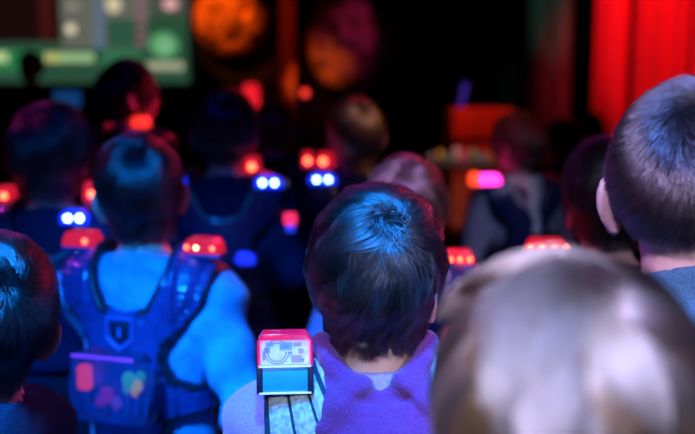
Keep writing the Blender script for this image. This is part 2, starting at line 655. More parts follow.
def make_hair(fig, parent, key, n, rad, L, vol, whorl=(0.25, -0.75, 0.62), swirl=0.9, short=False, clumps=700, clump=0.6, low=0.0, grav=0.35, seed=1, tmix=0.4, streak=1.0, messy=0.18, pts=10, bowl=1.0):
    rng = np.random.default_rng(seed)
    hm, cm = get_hair_mats(key)
    k = fig.k
    c = V3(*HC)

    def sk(P):   # head with neck, in head space
        d = fig.skull(P)
        return smin(d, cap(P, (0, -0.020, 1.06), (0, 0.0, 1.20), 0.048, 0.043), 0.028)

    # the mass of hair close to the head
    def fcap(P, z0, z1):
        Q = fig.toHead(P)
        d = sk(Q) - vol * (0.12 if short else 0.22)
        d = d + 0.0012 * np.sin(150 * Q[..., 0] + 60 * Q[..., 2]) * np.sin(90 * Q[..., 1])
        return smax(d, hairline(Q, low) + 0.006 - Q[..., 2], 0.012)
    g = 0.0045 if n > 12000 else 0.006
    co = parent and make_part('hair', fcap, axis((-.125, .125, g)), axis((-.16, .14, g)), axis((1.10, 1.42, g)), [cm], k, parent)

    def grow(N, rng):
        u = rng.normal(size=(int(N * 2.6), 3)).astype(np.float32)
        u /= np.linalg.norm(u, axis=1)[:, None]
        t = np.full(len(u), 0.12, np.float32)
        for _ in range(7):
            t = t - sk(c + u * t[:, None])
        P = c + u * t[:, None]
        P = P[P[:, 2] > hairline(P, low)][:N]
        return P

    wv = V3(*whorl); wv /= np.linalg.norm(wv)

    def grad(P):
        e = 0.003
        d0 = sk(P)
        gx = np.stack([sk(P + V3(e, 0, 0)) - d0, sk(P + V3(0, e, 0)) - d0, sk(P + V3(0, 0, e)) - d0], -1)
        return gx / (np.linalg.norm(gx, axis=1)[:, None] + 1e-9), d0

    def strands(P, rng):
        N = len(P)
        nap = np.clip((P[:, 2] - 1.175) / 0.07, 0.16, 1) if not short else np.clip((P[:, 2] - 1.15) / 0.08, 0.35, 1)
        Ls = L * (0.75 + 0.4 * rng.random(N)) * nap
        hh = vol * (0.45 + 0.55 * rng.random(N) ** 0.7)
        jit = rng.normal(size=N) * messy
        lj = rng.random(N)
        out = [P.copy()]
        cur = P.copy()
        for i in range(1, pts):
            nrm, d0 = grad(cur)
            u = cur - c; u /= np.linalg.norm(u, axis=1)[:, None]
            ca = np.clip(u @ wv, -1, 1)
            ang = np.arccos(ca)
            a = u * ca[:, None] - wv                       # away from the whorl
            a -= nrm * (a * nrm).sum(1)[:, None]
            a /= np.linalg.norm(a, axis=1)[:, None] + 1e-6
            b = np.cross(nrm, a)
            x, y, z = P[:, 0], P[:, 1], P[:, 2]
            low_n = 0.30 * np.sin(38 * x + 21 * z + seed) + 0.25 * np.sin(29 * y - 33 * z + 2 * seed)
            ph = swirl * np.exp(-ang / 0.55) * 0.75 + jit + low_n * (1.0 if not short else 1.2)
            ph = ph + jit / messy * 0.5 * np.exp(-ang / 0.15)
            d = a * np.cos(ph)[:, None] + b * np.sin(ph)[:, None]
            d = d + V3(0, 0, -1) * (grav * np.clip(ang / 1.2, 0, 1))[:, None]
            d -= nrm * (d * nrm).sum(1)[:, None]
            d /= np.linalg.norm(d, axis=1)[:, None] + 1e-6
            tt = i / (pts - 1)
            if short:
                lift = 0.75 - 0.35 * tt + 0.35 * (lj - 0.5)
                d = d * 1.0 + nrm * lift[:, None]
                d /= np.linalg.norm(d, axis=1)[:, None]
                cur = cur + d * (Ls / (pts - 1))[:, None]
            else:
                cur = cur + d * (Ls / (pts - 1))[:, None]
                nrm, d0 = grad(cur)
                tgt = hh * (1 - (1 - tt) ** 2.2) * (1 - 0.35 * tt * (1 - bowl)) + 0.002
                cur = cur + nrm * (tgt - d0)[:, None]
            out.append(cur.copy())
        return np.stack(out, 1)                              # N, pts, 3

    P = grow(n, rng)
    S = strands(P, rng)
    G = grow(clumps, rng)
    GS = strands(G, rng)
    # nearest clump guide, chunked
    near = np.empty(len(P), int)
    for i in range(0, len(P), 4000):
        d = ((P[i:i + 4000, None, :] - G[None]) ** 2).sum(-1)
        near[i:i + 4000] = d.argmin(1)
    tt = np.linspace(0, 1, pts)[None, :, None]
    wgt = clump * np.clip(tt * 1.3, 0, 1) ** 1.2
    if not short:
        off = (P - G[near])[:, None, :]
        S = S * (1 - wgt) + (GS[near] + off * (1 - 0.75 * tt)) * wgt
    else:
        S = S * (1 - wgt * 0.6) + (GS[near] + (P - G[near])[:, None, :] * 0.6) * (wgt * 0.6)
    tone_g = rng.random(len(G))
    tone_g = np.clip((tone_g - 0.5) * streak + 0.5, 0, 1)
    tone = np.clip(tone_g[near] * (1 - tmix) + rng.random(len(P)) * tmix, 0, 1)
    S = fig.fromHead(S.reshape(-1, 3).astype(np.float32)) * k
    hd = bpy.data.hair_curves.new('hair_strands')
    hd.add_curves([pts] * len(P))
    hd.attributes['position'].data.foreach_set('vector', S.astype(np.float32).ravel())
    ra = hd.attributes.get('radius') or hd.attributes.new('radius', 'FLOAT', 'POINT')
    rr = rad * (1 - 0.75 * np.linspace(0, 1, pts) ** 1.5)
    ra.data.foreach_set('value', np.tile(rr, len(P)).astype(np.float32))
    ta = hd.attributes.new('tone', 'FLOAT', 'CURVE')
    ta.data.foreach_set('value', tone.astype(np.float32))
    hd.materials.append(hm)
    o = bpy.data.objects.new('hair_strands', hd)
    link(o, co)
    return co


# ------------------------------------------------------------------ clothing
def wear_shirt(fig, parent, m, name='shirt', puff=0.010, seed=0.0, fine=0.007, fold_a=0.003, hem=0.68, neck_z=1.112, collar=0.0):
    def f(P, z0, z1):
        d = fig.torso(P, puff)
        d = smin(d, fig.arm(P, 1, puff + .006, 0.93), 0.03)
        d = smin(d, fig.arm(P, -1, puff + .006, 0.93), 0.03)
        d = smin(d, cap(P, (0, -0.014, 1.04), (0, -0.006, 1.13 + collar), 0.056), 0.02)
        d = d + fold(P, seed, fold_a) * np.clip((1.12 - P[..., 2]) / 0.08, 0.1, 1)
        d = smax(d, P[..., 2] - (neck_z + 0.0 - P[..., 1] * 0.35), 0.006)
        nk = fig.neck(P)
        d = smax(d, -(smax(nk - 0.002, 1.09 - P[..., 2] - P[..., 1] * 0.3, 0.004)), 0.004)
        # the hem, cut only in the torso (hands and sleeves hang lower)
        d = np.where(np.abs(P[..., 0]) < 0.165, smax(d, hem - P[..., 2], 0.004), d)
        return d
    lo = min(0.6, min(fig.arms[1][1][2], fig.arms[-1][1][2]) - 0.03)
    xm = max(0.29, abs(fig.arms[1][0][0]) + .07, abs(fig.arms[-1][0][0]) + .07)
    y1 = max(0.15, fig.arms[1][1][1] + 0.06, fig.arms[-1][1][1] + 0.06)
    return make_part(name, f, axis((-xm, xm, fine)), axis((-.15, y1, fine)), axis((lo, .85, fine * 1.4), (.85, 1.20, fine)), [m], fig.k, parent)


def wear_trousers(fig, parent, m=None):
    def f(P, z0, z1):
        d = fig.leg(P, 0.014, 0.07)
        d = smin(d, ell(P, (0, -0.002, 0.70), (0.138, 0.098, 0.11)), 0.03)
        d = d + fold(P, 3.1, 0.003)
        d = smax(d, P[..., 2] - 0.755, 0.004)
        return smax(d, 0.055 - P[..., 2], 0.004)
    o = make_part('trousers', f, axis((-.17, .17, .011)), axis((-.13, .13, .011)), axis((.03, .78, .014)), [m or TROUSER], fig.k, parent)
    for s in (-1, 1):
        def g(P, z0, z1, s=s):
            Q = P.copy(); Q[..., 0] *= s
            d = fig.foot(P, 0.007)
            d = smax(d, P[..., 2] - 0.085, 0.004)
            return np.maximum(d, -Q[..., 0] + 0.01)
        make_part('shoe', g, axis((-.14, .14, .008)), axis((-.09, .16, .008)), axis((-.012, .11, .008)), [SHOE], fig.k, parent)
    return o


def add_eyes(fig, parent):
    for s in (-1, 1):
        mb = MB()
        mb.ball((0, 0, 0), 0.0112, EYE)
        mb.ball((0, 0.0052, 0), 0.0068, IRIS, seg=12)
        p = fig.fromHead(V3(s * 0.030, 0.0805, 1.236)[None])[0] * fig.k
        mb.build('eye', parent, loc=tuple(p), rot=Matrix(fig.R.tolist()).to_euler())


# ------------------------------------------------------------------ vest shoulder lights and vests
def shoulder_light(parent, loc, rz=0.0, w=0.070, lens=None, leds=(-.5, 0, .5), led=None, size=0.0035, rx=0.0, dep=0.045, h=0.026, hot=None):
    lens = lens or LENS_RED
    led = led or LED_RED
    mb = MB()
    mb.box((0, 0, 0.004), (w * 1.06, dep, 0.010), PLATE, bev=0.003)
    t = w * 0.5
    mb.prism([(-t, 0.009), (t, 0.009), (t * 0.93, 0.009 + h * .55), (t * 0.72, 0.009 + h), (-t * 0.72, 0.009 + h), (-t * 0.93, 0.009 + h * .55)], -dep * 0.46, dep * 0.46, lens, bev=0.003)
    for q, i in enumerate(leds):
        mb.ball((i * w * 0.62, -dep * 0.47, 0.009 + h * 0.42), size, (hot if hot and q == 1 else led), s=(1, 0.6, 1), seg=10)
    return mb.build('shoulder_light', parent, loc=loc, rot=(rx, 0, rz))


VEST_HALF = [(.080, 1.25), (.080, 1.11), (.062, 1.06), (.046, 1.030), (0, 1.024)]


def vest_poly(right_outer):
    inner = VEST_HALF
    pts = [(-x, z) for x, z in inner[:-1]] + [(0, 1.018)] + inner[:-1][::-1]
    # inner goes left-top .. centre .. right-top ; then outer right down, bottom, outer left up
    ro = right_outer
    return pts + ro + [(-x, z) for x, z in ro[::-1]]


OUTER = [(.172, 1.25), (.176, 1.09), (.160, 1.03), (.124, .985), (.088, .955), (.084, .925), (.098, .885), (.130, .862), (.25, .862), (.25, .795), (.09, .795), (.07, .74)]
VPOLY = vest_poly(OUTER)


def wear_vest(fig, parent, mats=None, thick=0.026, fine=0.008, name='laser_vest', detail=True):
    mats = mats or ([PLATE, PLATE_D] if detail else [mat('vest_navy_plastic', (0.010, 0.018, 0.075), 0.35, 60, 0.2, 0.05, coat=0.2), PLATE_D])

    def f(P, z0, z1):
        T = fig.torso(P, 0.010)
        x, z = P[..., 0], P[..., 2]
        p2 = poly2(x, z, VPOLY)
        th = thick
        if detail:
            ax = np.abs(x)
            # raised strap panels and a groove along their border
            panel = poly2(ax, z, [(.096, 1.13), (.150, 1.13), (.136, 1.04), (.092, .995), (.078, 1.03)])
            th = th + np.where(panel < 0, 0.0035, 0.0) - 0.004 * np.exp(-(panel / 0.004) ** 2)
            spine = poly2(ax, z, [(-.01, 1.012), (.052, 1.007), (.060, .96), (.050, .93), (-.01, .925)])
            th = th - 0.003 * np.exp(-(spine / 0.003) ** 2)
            belt = np.abs(z - 0.828) - 0.03
            th = th - np.where(ax > .10, 0.008, 0) + 0.0025 * np.where(ax > .10, np.sin(z * 420), 0)
        d = smax(T - th, p2, 0.007)
        return smax(d, -(T - 0.001), 0.002)

    def mi(cc):
        p2 = poly2(cc[:, 0], cc[:, 2], VPOLY)
        edge = (p2 > -0.012) & (np.abs(cc[:, 0]) > 0.03)
        return edge.astype(int)
    return make_part(name, f, axis((-.20, .20, fine)), axis((-.17, .16, fine)), axis((.72, 1.17, fine)), mats, fig.k, parent, mi)


def person(px, top, Y, label, key, hair, yaw=0.0, shirt=None, group=None, vest=None, coarse=False, shirt_kw=None, fig_kw=None, trousers=None, extra=None):
    t = at(px, top, Y)
    H = t.z - 0.012
    fig = Fig(H, **(fig_kw or {}))
    hg = 0.0045 if not coarse else 0.007
    arms = fig.arms
    xm = max(0.29, abs(arms[1][0][0]) + .07, abs(arms[-1][0][0]) + .07, abs(arms[1][1][0]) + .07, abs(arms[-1][1][0]) + .07)
    y1 = max(0.19, arms[1][1][1] + 0.13, arms[-1][1][1] + 0.13)
    b = 0.009 if not coarse else 0.012
    xs = axis((-xm, -.17, .0055), (-.17, -.095, b), (-.095, .095, hg), (.095, .17, b), (.17, xm, .0055))
    ys = axis((-.13, y1, 0.0055))
    zs = axis((-.01, .50, b * 1.3), (.50, .68, .0055), (.68, 1.10, b), (1.10, 1.41, hg))
    root = make_part('person', fig.body, xs, ys, zs, [SKIN], fig.k, None)
    # the head stands over the pixel: find where the crown lies in local space
    cr = fig.fromHead(V3(0, -0.02, 1.36)[None])[0] * fig.k
    r = Matrix.Rotation(math.radians(yaw), 3, 'Z') @ Vector(cr.tolist())
    root.location = (t.x - r.x, Y - r.y, 0)
    root.rotation_euler = (0, 0, math.radians(yaw))
    tag(root, label, 'person', group or 'players standing in rows seen from behind')
    add_eyes(fig, root)
    make_hair(fig, root, key, **hair)
    kw = dict(fine=0.007 if not coarse else 0.010)
    kw.update(shirt_kw or {})
    if shirt is not None:
        wear_shirt(fig, root, shirt, **kw)
    wear_trousers(fig, root, trousers)
    if vest:
        v = wear_vest(fig, root, fine=0.006 if not coarse else 0.007, detail=not coarse)
        vest(fig, v)
    if extra:
        extra(fig, root)
    return root


# ================================================================== THE ROOM
BACKY = 9.2
wall_m = mat('dark_painted_wall', (0.015, 0.013, 0.016), 0.85, 6, 0.4, 0.2)
floor_m = mat('dark_floor_vinyl', (0.02, 0.02, 0.025), 0.35, 8, 0.4, 0.05)
ceil_m = mat('black_ceiling_paint', (0.01, 0.01, 0.012), 0.9, 6, 0.3, 0.2)


def struct(name, c, s, m):
    mb = MB()
    mb.box(c, s, m)
    return tag(mb.build(name, smooth=False), kind='structure')


struct('floor', (0, 3.6, -0.05), (9.4, 11.4, 0.1), floor_m)
struct('ceiling', (0, 3.6, 3.45), (9.4, 11.4, 0.1), ceil_m)
struct('wall_back', (0, BACKY + 0.05, 1.7), (9.2, 0.1, 3.4), wall_m)
struct('wall_left', (-4.65, 3.6, 1.7), (0.1, 11.4, 3.4), wall_m)
struct('wall_right', (4.65, 3.6, 1.7), (0.1, 11.4, 3.4), wall_m)
struct('wall_front', (0, -2.0, 1.7), (9.2, 0.1, 3.4), wall_m)
struct('baseboard_back', (0, BACKY - 0.011, 0.06), (9.2, 0.02, 0.12), mat('baseboard_paint', (0.03, 0.02, 0.02), 0.6))


# ---- big projected game screen
def screen():
    Y = BACKY - 0.12
    a = at(190, 83, Y); b = at(-70, 72, Y)
    x1, z0 = a.x, a.z - 0.02
    x0 = b.x
    z1 = z0 + 1.75
    root = empty('game_screen', ((x0 + x1) / 2, Y, z0))
    tag(root, 'large lit game screen with green panels and small status icons on the back wall', 'screen')
    cx = (x0 + x1) / 2
    mb = MB()
    fm = mat('screen_frame_plastic', (0.01, 0.01, 0.01), 0.4)
    W = x1 - x0
    for c, s in (((0, 0, -0.02), (W + 0.08, 0.05, 0.04)), ((0, 0, 1.77), (W + 0.08, 0.05, 0.04)), ((-W / 2 - .02, 0, .875), (.04, .05, 1.75)), ((W / 2 + .02, 0, .875), (.04, .05, 1.75))):
        mb.box(c, s, fm)
    mb.box((0, 0.04, 0.875), (W, 0.03, 1.76), fm)
    mb.build('frame', root, smooth=False)

    # the picture on the display: rectangles and blobs of glowing colour
    def em(col, s):
        return emit('screen_%02d_%02d_%02d' % tuple(int(c * 99) for c in col) + '_%d' % int(s * 100), col, s)
    mb = MB()
    lay = [0]

    def rect(p0, p1, q0, q1, col, s, blob=False):
        A = at(p0, q1, Y); B = at(p1, q0, Y)
        lay[0] += 1
        y = -0.0005 * lay[0]
        c = ((A.x + B.x) / 2 - cx, y, (A.z + B.z) / 2 - z0)
        if blob:
            mb.ball(c, 0.5, em(col, s), s=(B.x - A.x, 0.0004, B.z - A.z), seg=20)
        else:
            mb.box(c, (B.x - A.x, 0.0005, B.z - A.z), em(col, s))
    rect(-70, 190, -95, 83, (0.022, 0.070, 0.040), 1.0)
    rect(-65, 57, -90, 42, (0.010, 0.003, 0.003), 1.0)
    rect(40, 50, -60, 40, (0.045, 0.006, 0.005), 1.0)
    rect(62, 146, -90, 48, (0.115, 0.12, 0.10), 1.0)
    rect(107, 144, 19, 47, (0.025, 0.085, 0.05), 1.0)
    rect(148, 186, 19, 60, (0.02, 0.07, 0.035), 1.0)
    rect(150, 178, 32, 58, (0.09, 0.33, 0.13), 1.0, True)
    rect(158, 172, 38, 54, (0.18, 0.42, 0.22), 1.0, True)
    rect(150, 186, -80, 15, (0.06, 0.07, 0.06), 1.0)
    rect(163, 178, -2, 10, (0.75, 0.38, 0.38), 1.0, True)
    rect(106, 121, -4, 13, (0.60, 0.52, 0.34), 1.0, True)
    rect(66, 76, 24, 34, (0.75, 0.65, 0.45), 1.0, True)
    rect(66, 80, 2, 10, (0.25, 0.22, 0.18), 1.0, True)
    for z in (2, 12, 22, 32, 42):
        rect(95, 103, z, z + 6, (0.08, 0.16, 0.30), 1.0)
        rect(137, 144, z - 2, z + 2, (0.35, 0.07, 0.16), 1.0)
    rect(-60, 43, 50, 72, (0.02, 0.17, 0.06), 1.0)
    rect(-20, 8, 52, 62, (0.45, 0.60, 0.28), 1.0)
    for i in range(9):
        rect(46 + i * 5.5, 49.5 + i * 5.5, 53, 62, (0.60, 0.62, 0.20) if i < 3 else (0.38, 0.62, 0.30), 1.0)
    rect(104, 140, 50, 75, (0.03, 0.16, 0.075), 1.0)
    for i in range(7):
        rect(148 + i * 5.3, 151 + i * 5.3, 62, 70, (0.55, 0.55, 0.36), 1.0)
    mb.build('display', root, smooth=False)


screen()


# ---- carved masks on the wall
def wall_mask(px0, px1, py0, py1, label, cols, seed, Y=BACKY - 0.14):
    A = at(px0, py1, Y); B = at(px1, py0, Y)
    w, h = (B.x - A.x) / 2, (B.z - A.z) / 2

    def f(P, z0, z1):
        Q = P / V3(w, 0.16, h)
        Aq = Q.copy(); Aq[..., 0] = np.abs(Aq[..., 0])
        d = ell(Q, (0, 0.25, 0), (0.98, 1.15, 0.98))
        d = smin(d, cap(Q, (0, -0.75, 0.25), (0, -1.0, -0.2), 0.11, 0.18), 0.12)
        d = smin(d, cap(Aq, (0.12, -0.75, 0.38), (0.62, -0.55, 0.45), 0.10), 0.10)
        d = smax(d, -ell(Aq, (0.36, -0.95, 0.15), (0.22, 0.45, 0.14)), 0.08)
        d = smin(d, ell(Aq, (0.55, -0.55, -0.25), (0.26, 0.25, 0.2)), 0.15)
        d = smax(d, -ell(Q, (0, -0.95, -0.56), (0.42, 0.4, 0.13)), 0.06)
        d = d + 0.035 * np.sin(Q[..., 2] * 17 + seed + np.abs(Q[..., 0]) * 5) * (Q[..., 2] > 0.5)
        d = np.maximum(d, Q[..., 1] - 0.6)
        return d * 0.16
    m = mat('carved_wood_%d' % seed, cols, 0.6, 9, 0.95, 0.4)
    o = make_part('wall_mask', f, axis((-w * 1.1, w * 1.1, w / 28)), axis((-.24, .12, .011)), axis((-h * 1.1, h * 1.1, h / 30)), [m], 1.0, None)
    o.location = ((A.x + B.x) / 2, Y, (A.z + B.z) / 2)
    tag(o, label, 'mask', 'carved masks on the back wall')
    # hanging bracket to the wall
    mb = MB(); mb.box((0, 0.10, 0), (w * 0.6, 0.09, h * 0.5), PLATE_D); mb.build('bracket', o)
    return o


wall_mask(193, 270, -22, 60, 'orange lit carved wooden face mask beside the game screen', (0.55, 0.22, 0.06), 1)
wall_mask(305, 377, -12, 88, 'dim orange and purple carved face mask right of the lit pillar', (0.30, 0.14, 0.09), 2)
c = at(215, 20, BACKY)
spot('mask_lamp_orange', (c.x - 0.45, BACKY - 1.5, 2.9), (c.x + .12, BACKY - .1, c.z), (1.0, 0.17, 0.01), 190, 24, 0.05)
c = at(330, 60, BACKY)
spot('mask_lamp_amber', (c.x - 0.6, BACKY - 1.6, 0.9), (c.x, BACKY - .1, c.z), (1.0, 0.18, 0.03), 70, 20, 0.05)
spot('mask_lamp_purple', (c.x + 1.2, BACKY - 1.4, 2.6), (c.x + .15, BACKY - .1, c.z + .1), (0.6, 0.04, 0.30), 45, 26, 0.05)

# ---- timber pillar between the masks
p = at(288, 50, BACKY - 0.5)
mb = MB()
wood = mat('dark_red_timber', (0.40, 0.12, 0.06), 0.6, 12, 0.5, 0.3)
mb.box((0, 0, 1.7), (0.13, 0.13, 3.39), wood, bev=0.012)
o = mb.build('timber_post', loc=(p.x, p.y, 0))
tag(o, 'red lit timber post standing between the two carved masks', 'post')
MB().box((0, 0, 0.08), (0.2, 0.2, 0.16), wood, bev=0.01).build('collar', o)
MB().box((0, 0, 3.3), (0.2, 0.2, 0.16), wood, bev=0.01).build('collar', o)
spot('post_lamp', (p.x, p.y - 1.2, 2.9), (p.x, p.y, 1.6), (1.0, 0.06, 0.01), 26, 26, 0.05)


# ---- red curtain
def curtain(px0, px1, Y, label, m, amp, seed, z1=3.35, lobes=(0.31, 0.46, 0.36, 0.40), offs=0.0):
    a, b = at(px0, 60, Y), at(px1, 60, Y)
    n = 420
    rng = random.Random(seed)
    xs = [a.x + (b.x - a.x) * i / n for i in range(n + 1)]
    vs, fs = [], []
    rows = [0.03, 0.4, 0.9, 1.4, 1.8, 2.2, 2.7, z1]
    for r, z in enumerate(rows):
        for i, x in enumerate(xs):
            u = (x - a.x)
            q, li = u - offs, 0
            while q > lobes[li % len(lobes)]:
                q -= lobes[li % len(lobes)]; li += 1
            y = -amp * max(0.0, math.sin(PI * max(0.0, q) / lobes[li % len(lobes)])) ** 0.9 * (1 + 0.25 * math.sin(li * 2.3 + seed)) + 0.02 * math.sin(u * 2 * PI / 0.19 + 2 * seed + 0.3 * z)
            vs.append((x, y, z))
    W = n + 1
    for r in range(len(rows) - 1):
        for i in range(n):
            fs.append((r * W + i, r * W + i + 1, (r + 1) * W + i + 1, (r + 1) * W + i))
    me = bpy.data.meshes.new('curtain')
    me.from_pydata(vs, [], fs)
    for q in me.polygons: q.use_smooth = True
    me.materials.append(m)
    root = empty('stage_curtain', (0, Y, 0))
    o = link(bpy.data.objects.new('fabric', me), root)
    so = o.modifiers.new('thickness', 'SOLIDIFY'); so.thickness = 0.006
    mb = MB(); mb.cyl((a.x - .02, 0, z1 + 0.03), (b.x + .02, 0, z1 + 0.03), 0.018, PLATE_D)
    mb.build('rail', root)
    tag(root, label, 'curtain', 'stage curtains')
    return root


red_v = mat('red_velvet', (0.62, 0.045, 0.06), 0.85, 30, 0.2, 0.2, sheen=0.4)
grn_v = mat('grey_green_drape', (0.10, 0.14, 0.12), 0.85, 30, 0.2, 0.2)
curtain(594, 625, 7.6, 'narrow red velvet curtain panel beside the grey green drape', red_v, 0.12, 3.0, lobes=(0.16, 0.13))
curtain(634, 681, 7.6, 'bright red velvet curtain panel directly behind the short haired boy', red_v, 0.14, 3.7, lobes=(0.17, 0.15, 0.14))
curtain(690, 760, 7.6, 'red velvet curtain panel running out of view behind the tall boy', red_v, 0.14, 1.7, lobes=(0.18, 0.15, 0.19))
curtain(528, 572, 8.2, 'narrow dark grey green drape beside the red curtain', grn_v, 0.06, 0.6, lobes=(0.2, 0.17))
c = at(640, 60, 7.6)
spot('curtain_lamp_a', (c.x - 0.5, 6.0, 3.1), (c.x + 0.02, 7.6, 1.8), (1.0, 0.022, 0.045), 330, 40, 0.08)
spot('curtain_lamp_b', (c.x + 0.9, 6.4, 0.4), (c.x + 0.45, 7.6, 1.7), (1.0, 0.02, 0.04), 60, 26, 0.08)
c = at(550, 30, 8.2)
spot('drape_fill_spot', (c.x - .3, 6.9, 3.1), (c.x, 8.2, 1.9), (0.35, 0.9, 0.75), 22, 22, 0.05)  # unseen greenish fill added so the drape keeps its green beside the red


# ---- equipment table and the things on it
def table_group():
    Y = 5.6
    a, b = at(425, 160, Y), at(520, 160, Y)
    zt = a.z
    root = empty('equipment_table', ((a.x + b.x) / 2, Y, 0))
    tag(root, 'dark folding table loaded with small gear in front of the red lit case', 'table')
    W = b.x - a.x
    tm = mat('table_laminate', (0.05, 0.03, 0.03), 0.5)
    MB().box((0, 0, zt - 0.015), (W, 0.5, 0.03), tm, bev=0.005).build('tabletop', root)
    for sx in (-1, 1):
        for sy in (-1, 1):
            MB().cyl((sx * (W / 2 - .04), sy * .2, 0), (sx * (W / 2 - .04), sy * .2, zt - .03), 0.014, PLATE_D).build('leg', root)
    rng = random.Random(4)
    spec = [(431, 'grey_bottle', (0.45, 0.5, 0.5)), (440, 'yellow_bottle', (0.8, 0.55, 0.08)), (447, 'teal_bottle', (0.1, 0.45, 0.4)), (456, 'white_bottle', (0.8, 0.7, 0.7)),
            (464, 'pink_bottle', (0.8, 0.2, 0.35)), (473, 'green_bottle', (0.2, 0.55, 0.25)), (482, 'pale_blue_bottle', (0.3, 0.5, 0.7)), (491, 'orange_bottle', (0.8, 0.3, 0.06))]
    for i, (px, nm, col) in enumerate(spec):
        hgt = rng.uniform(0.05, 0.085)
        q = at(px, 160, Y - 0.12 + 0.16 * (i % 2))
        r = rng.uniform(0.018, 0.024)
        colname = nm.replace('_bottle', '').replace('_', ' ')
        m = mat('plastic_' + colname.replace(' ', '_'), col, 0.3, bump=0)
        mb = MB(); mb.lathe([(r * .9, 0), (r, 0.006), (r, hgt * .65), (r * .45, hgt * .85), (r * .45, hgt)], m)
        o = mb.build('bottle', loc=(q.x, Y - 0.12 + 0.16 * (i % 2), zt))
        tag(o, colname + ' plastic bottle among the small gear on the dark table', 'bottle', 'bottles on the equipment table')
        mb = MB(); mb.lathe([(r * .55, 0), (r * .55, 0.014)], PLATE_D, (0, 0, hgt)); mb.build('cap', o)
    return zt


zt = table_group()
spot('table_fill_spot', (1.0, 4.4, 3.0), (0.75, 5.6, 0.9), (1.0, 0.45, 0.40), 160, 20, 0.05)  # unseen spot added to bring out the bottles

# red-lit case behind the table
a, b = at(447, 148, 6.4), at(512, 108, 6.4)
root = empty('flight_case', ((a.x + b.x) / 2, 6.4, 0))
tag(root, 'red lit equipment case standing behind the gear table', 'case')
red_c = mat('red_case_panel', (0.55, 0.12, 0.06), 0.5, 8, 0.3)
W = b.x - a.x
MB().box((0, 0, b.z / 2), (W, 0.4, b.z), red_c, bev=0.012).build('body', root)
mb = MB()
for sx in (-1, 1):
    for sy in (-1, 1):
        mb.box((sx * W / 2, sy * .2, b.z / 2), (.025, .025, b.z + .005), PLATE_D, bev=.004)
mb.box((0, -.201, b.z * .84), (W, .012, .02), PLATE_D)
mb.build('metal_edge', root)
MB().box((0, -.21, b.z * .7), (.09, .014, .03), PLATE_D, bev=.003).build('latch', root)
spot('case_lamp', ((a.x + b.x) / 2 - .2, 5.3, 2.9), ((a.x + b.x) / 2, 6.3, 1.0), (1.0, 0.06, 0.02), 110, 16, 0.05)

# blue microphone stand
p = at(460, 92, 6.9)
root = empty('microphone_stand', (p.x, 6.9, 0))
tag(root, 'thin blue microphone stand with a faint glow behind the red case', 'stand')
blue_m = mat('blue_anodised_metal', (0.05, 0.05, 0.5), 0.3, metal=0.6, bump=0)
MB().lathe([(0.14, 0), (0.14, 0.015), (0.02, 0.03)], PLATE_D).build('base', root)
MB().cyl((0, 0, 0.02), (0, 0, p.z - .12), 0.013, blue_m).build('pole', root)
mb = MB(); mb.cyl((0, 0, p.z - .13), (0.04, 0, p.z + .06), 0.016, emit('microphone_glow', (0.10, 0.04, 0.6), 0.35), 0.022); mb.ball((0.045, 0, p.z + .08), 0.024, PLATE_D)  # blue glow put into the microphone body itself
mb.build('microphone', root)

# red lantern and small indicator lamp below the masks
p = at(251, 96, 7.4)
root = empty('red_lamp', (p.x, 7.4, 0))
tag(root, 'glowing red upright lamp on a stand below the orange mask', 'lamp')
MB().lathe([(0.13, 0), (0.13, 0.02), (0.015, 0.04), (0.015, p.z - .12)], PLATE_D).build('stand', root)
MB().lathe([(0.045, 0), (0.062, 0.03), (0.062, 0.17), (0.04, 0.21)], emit('red_lamp_glass', (1.0, 0.015, 0.03), 0.9), (0, 0, p.z - .12)).build('lamp_glass', root)
p = at(305, 93, 7.0)
root = empty('signal_lamp', (p.x, 7.0, 0))
tag(root, 'small round red signal lamp on a thin pole beside the timber post', 'lamp')
MB().lathe([(0.11, 0), (0.11, 0.02), (0.012, 0.04), (0.012, p.z - .03)], PLATE_D).build('pole', root)
MB().ball((0, 0, p.z), 0.028, emit('signal_lamp_glass', (1.0, 0.04, 0.03), 1.6)).build('lamp_glass', root)

# small monitor lit blue, beside the figure in front of the screen
p = at(68, 99, 6.6)
root = empty('monitor', (p.x, 6.6, 0))
tag(root, 'small monitor glowing blue below the game screen', 'monitor')
MB().lathe([(0.16, 0), (0.16, 0.02), (0.02, 0.05), (0.02, p.z - .08)], PLATE_D).build('stand', root)
MB().box((0, 0, p.z), (0.21, 0.03, 0.14), PLATE_D, bev=.006).build('body', root)
MB().box((0, -.0165, p.z), (0.18, 0.003, 0.11), emit('monitor_glow', (0.01, 0.08, 0.30), 0.5)).build('display', root)


# ================================================================== PEOPLE
def led_pair(parent, x, y, z, lens=LENS_BLUE, led=LED_BLUE, gap=0.026, size=0.0055, n=2, name='vest_light'):
    mb = MB()
    w = gap * n + 0.012
    mb.prism([(-w / 2, -.016), (w / 2, -.016), (w / 2, .008), (w / 4, .02), (-w / 4, .02), (-w / 2, .008)], -0.008, 0.014, lens, bev=0.002)
    for i in range(n):
        mb.ball(((i - (n - 1) / 2) * gap, -0.009, 0), size, led, s=(1, .6, 1), seg=10)
    return mb.build(name, parent, loc=(x, y, z))


PURPLE = cloth('purple_fleece', (0.15, 0.032, 0.16), 300, 0.3)
BLUE_SHIRT = cloth('pale_blue_knit', (0.12, 0.46, 0.80), 38, 0.1, 0.2)
NAVY = cloth('navy_cotton', (0.035, 0.075, 0.15), 300)
NAVY_D = cloth('dark_navy_cotton', (0.015, 0.02, 0.06), 300)
BLACK = cloth('black_cotton', (0.012, 0.012, 0.018), 300)
GREY = cloth('grey_cotton', (0.28, 0.28, 0.32), 200)
MIDBLUE = cloth('mid_blue_cotton', (0.08, 0.22, 0.42), 240)
LAV = cloth('lilac_cotton', (0.42, 0.28, 0.46), 240)

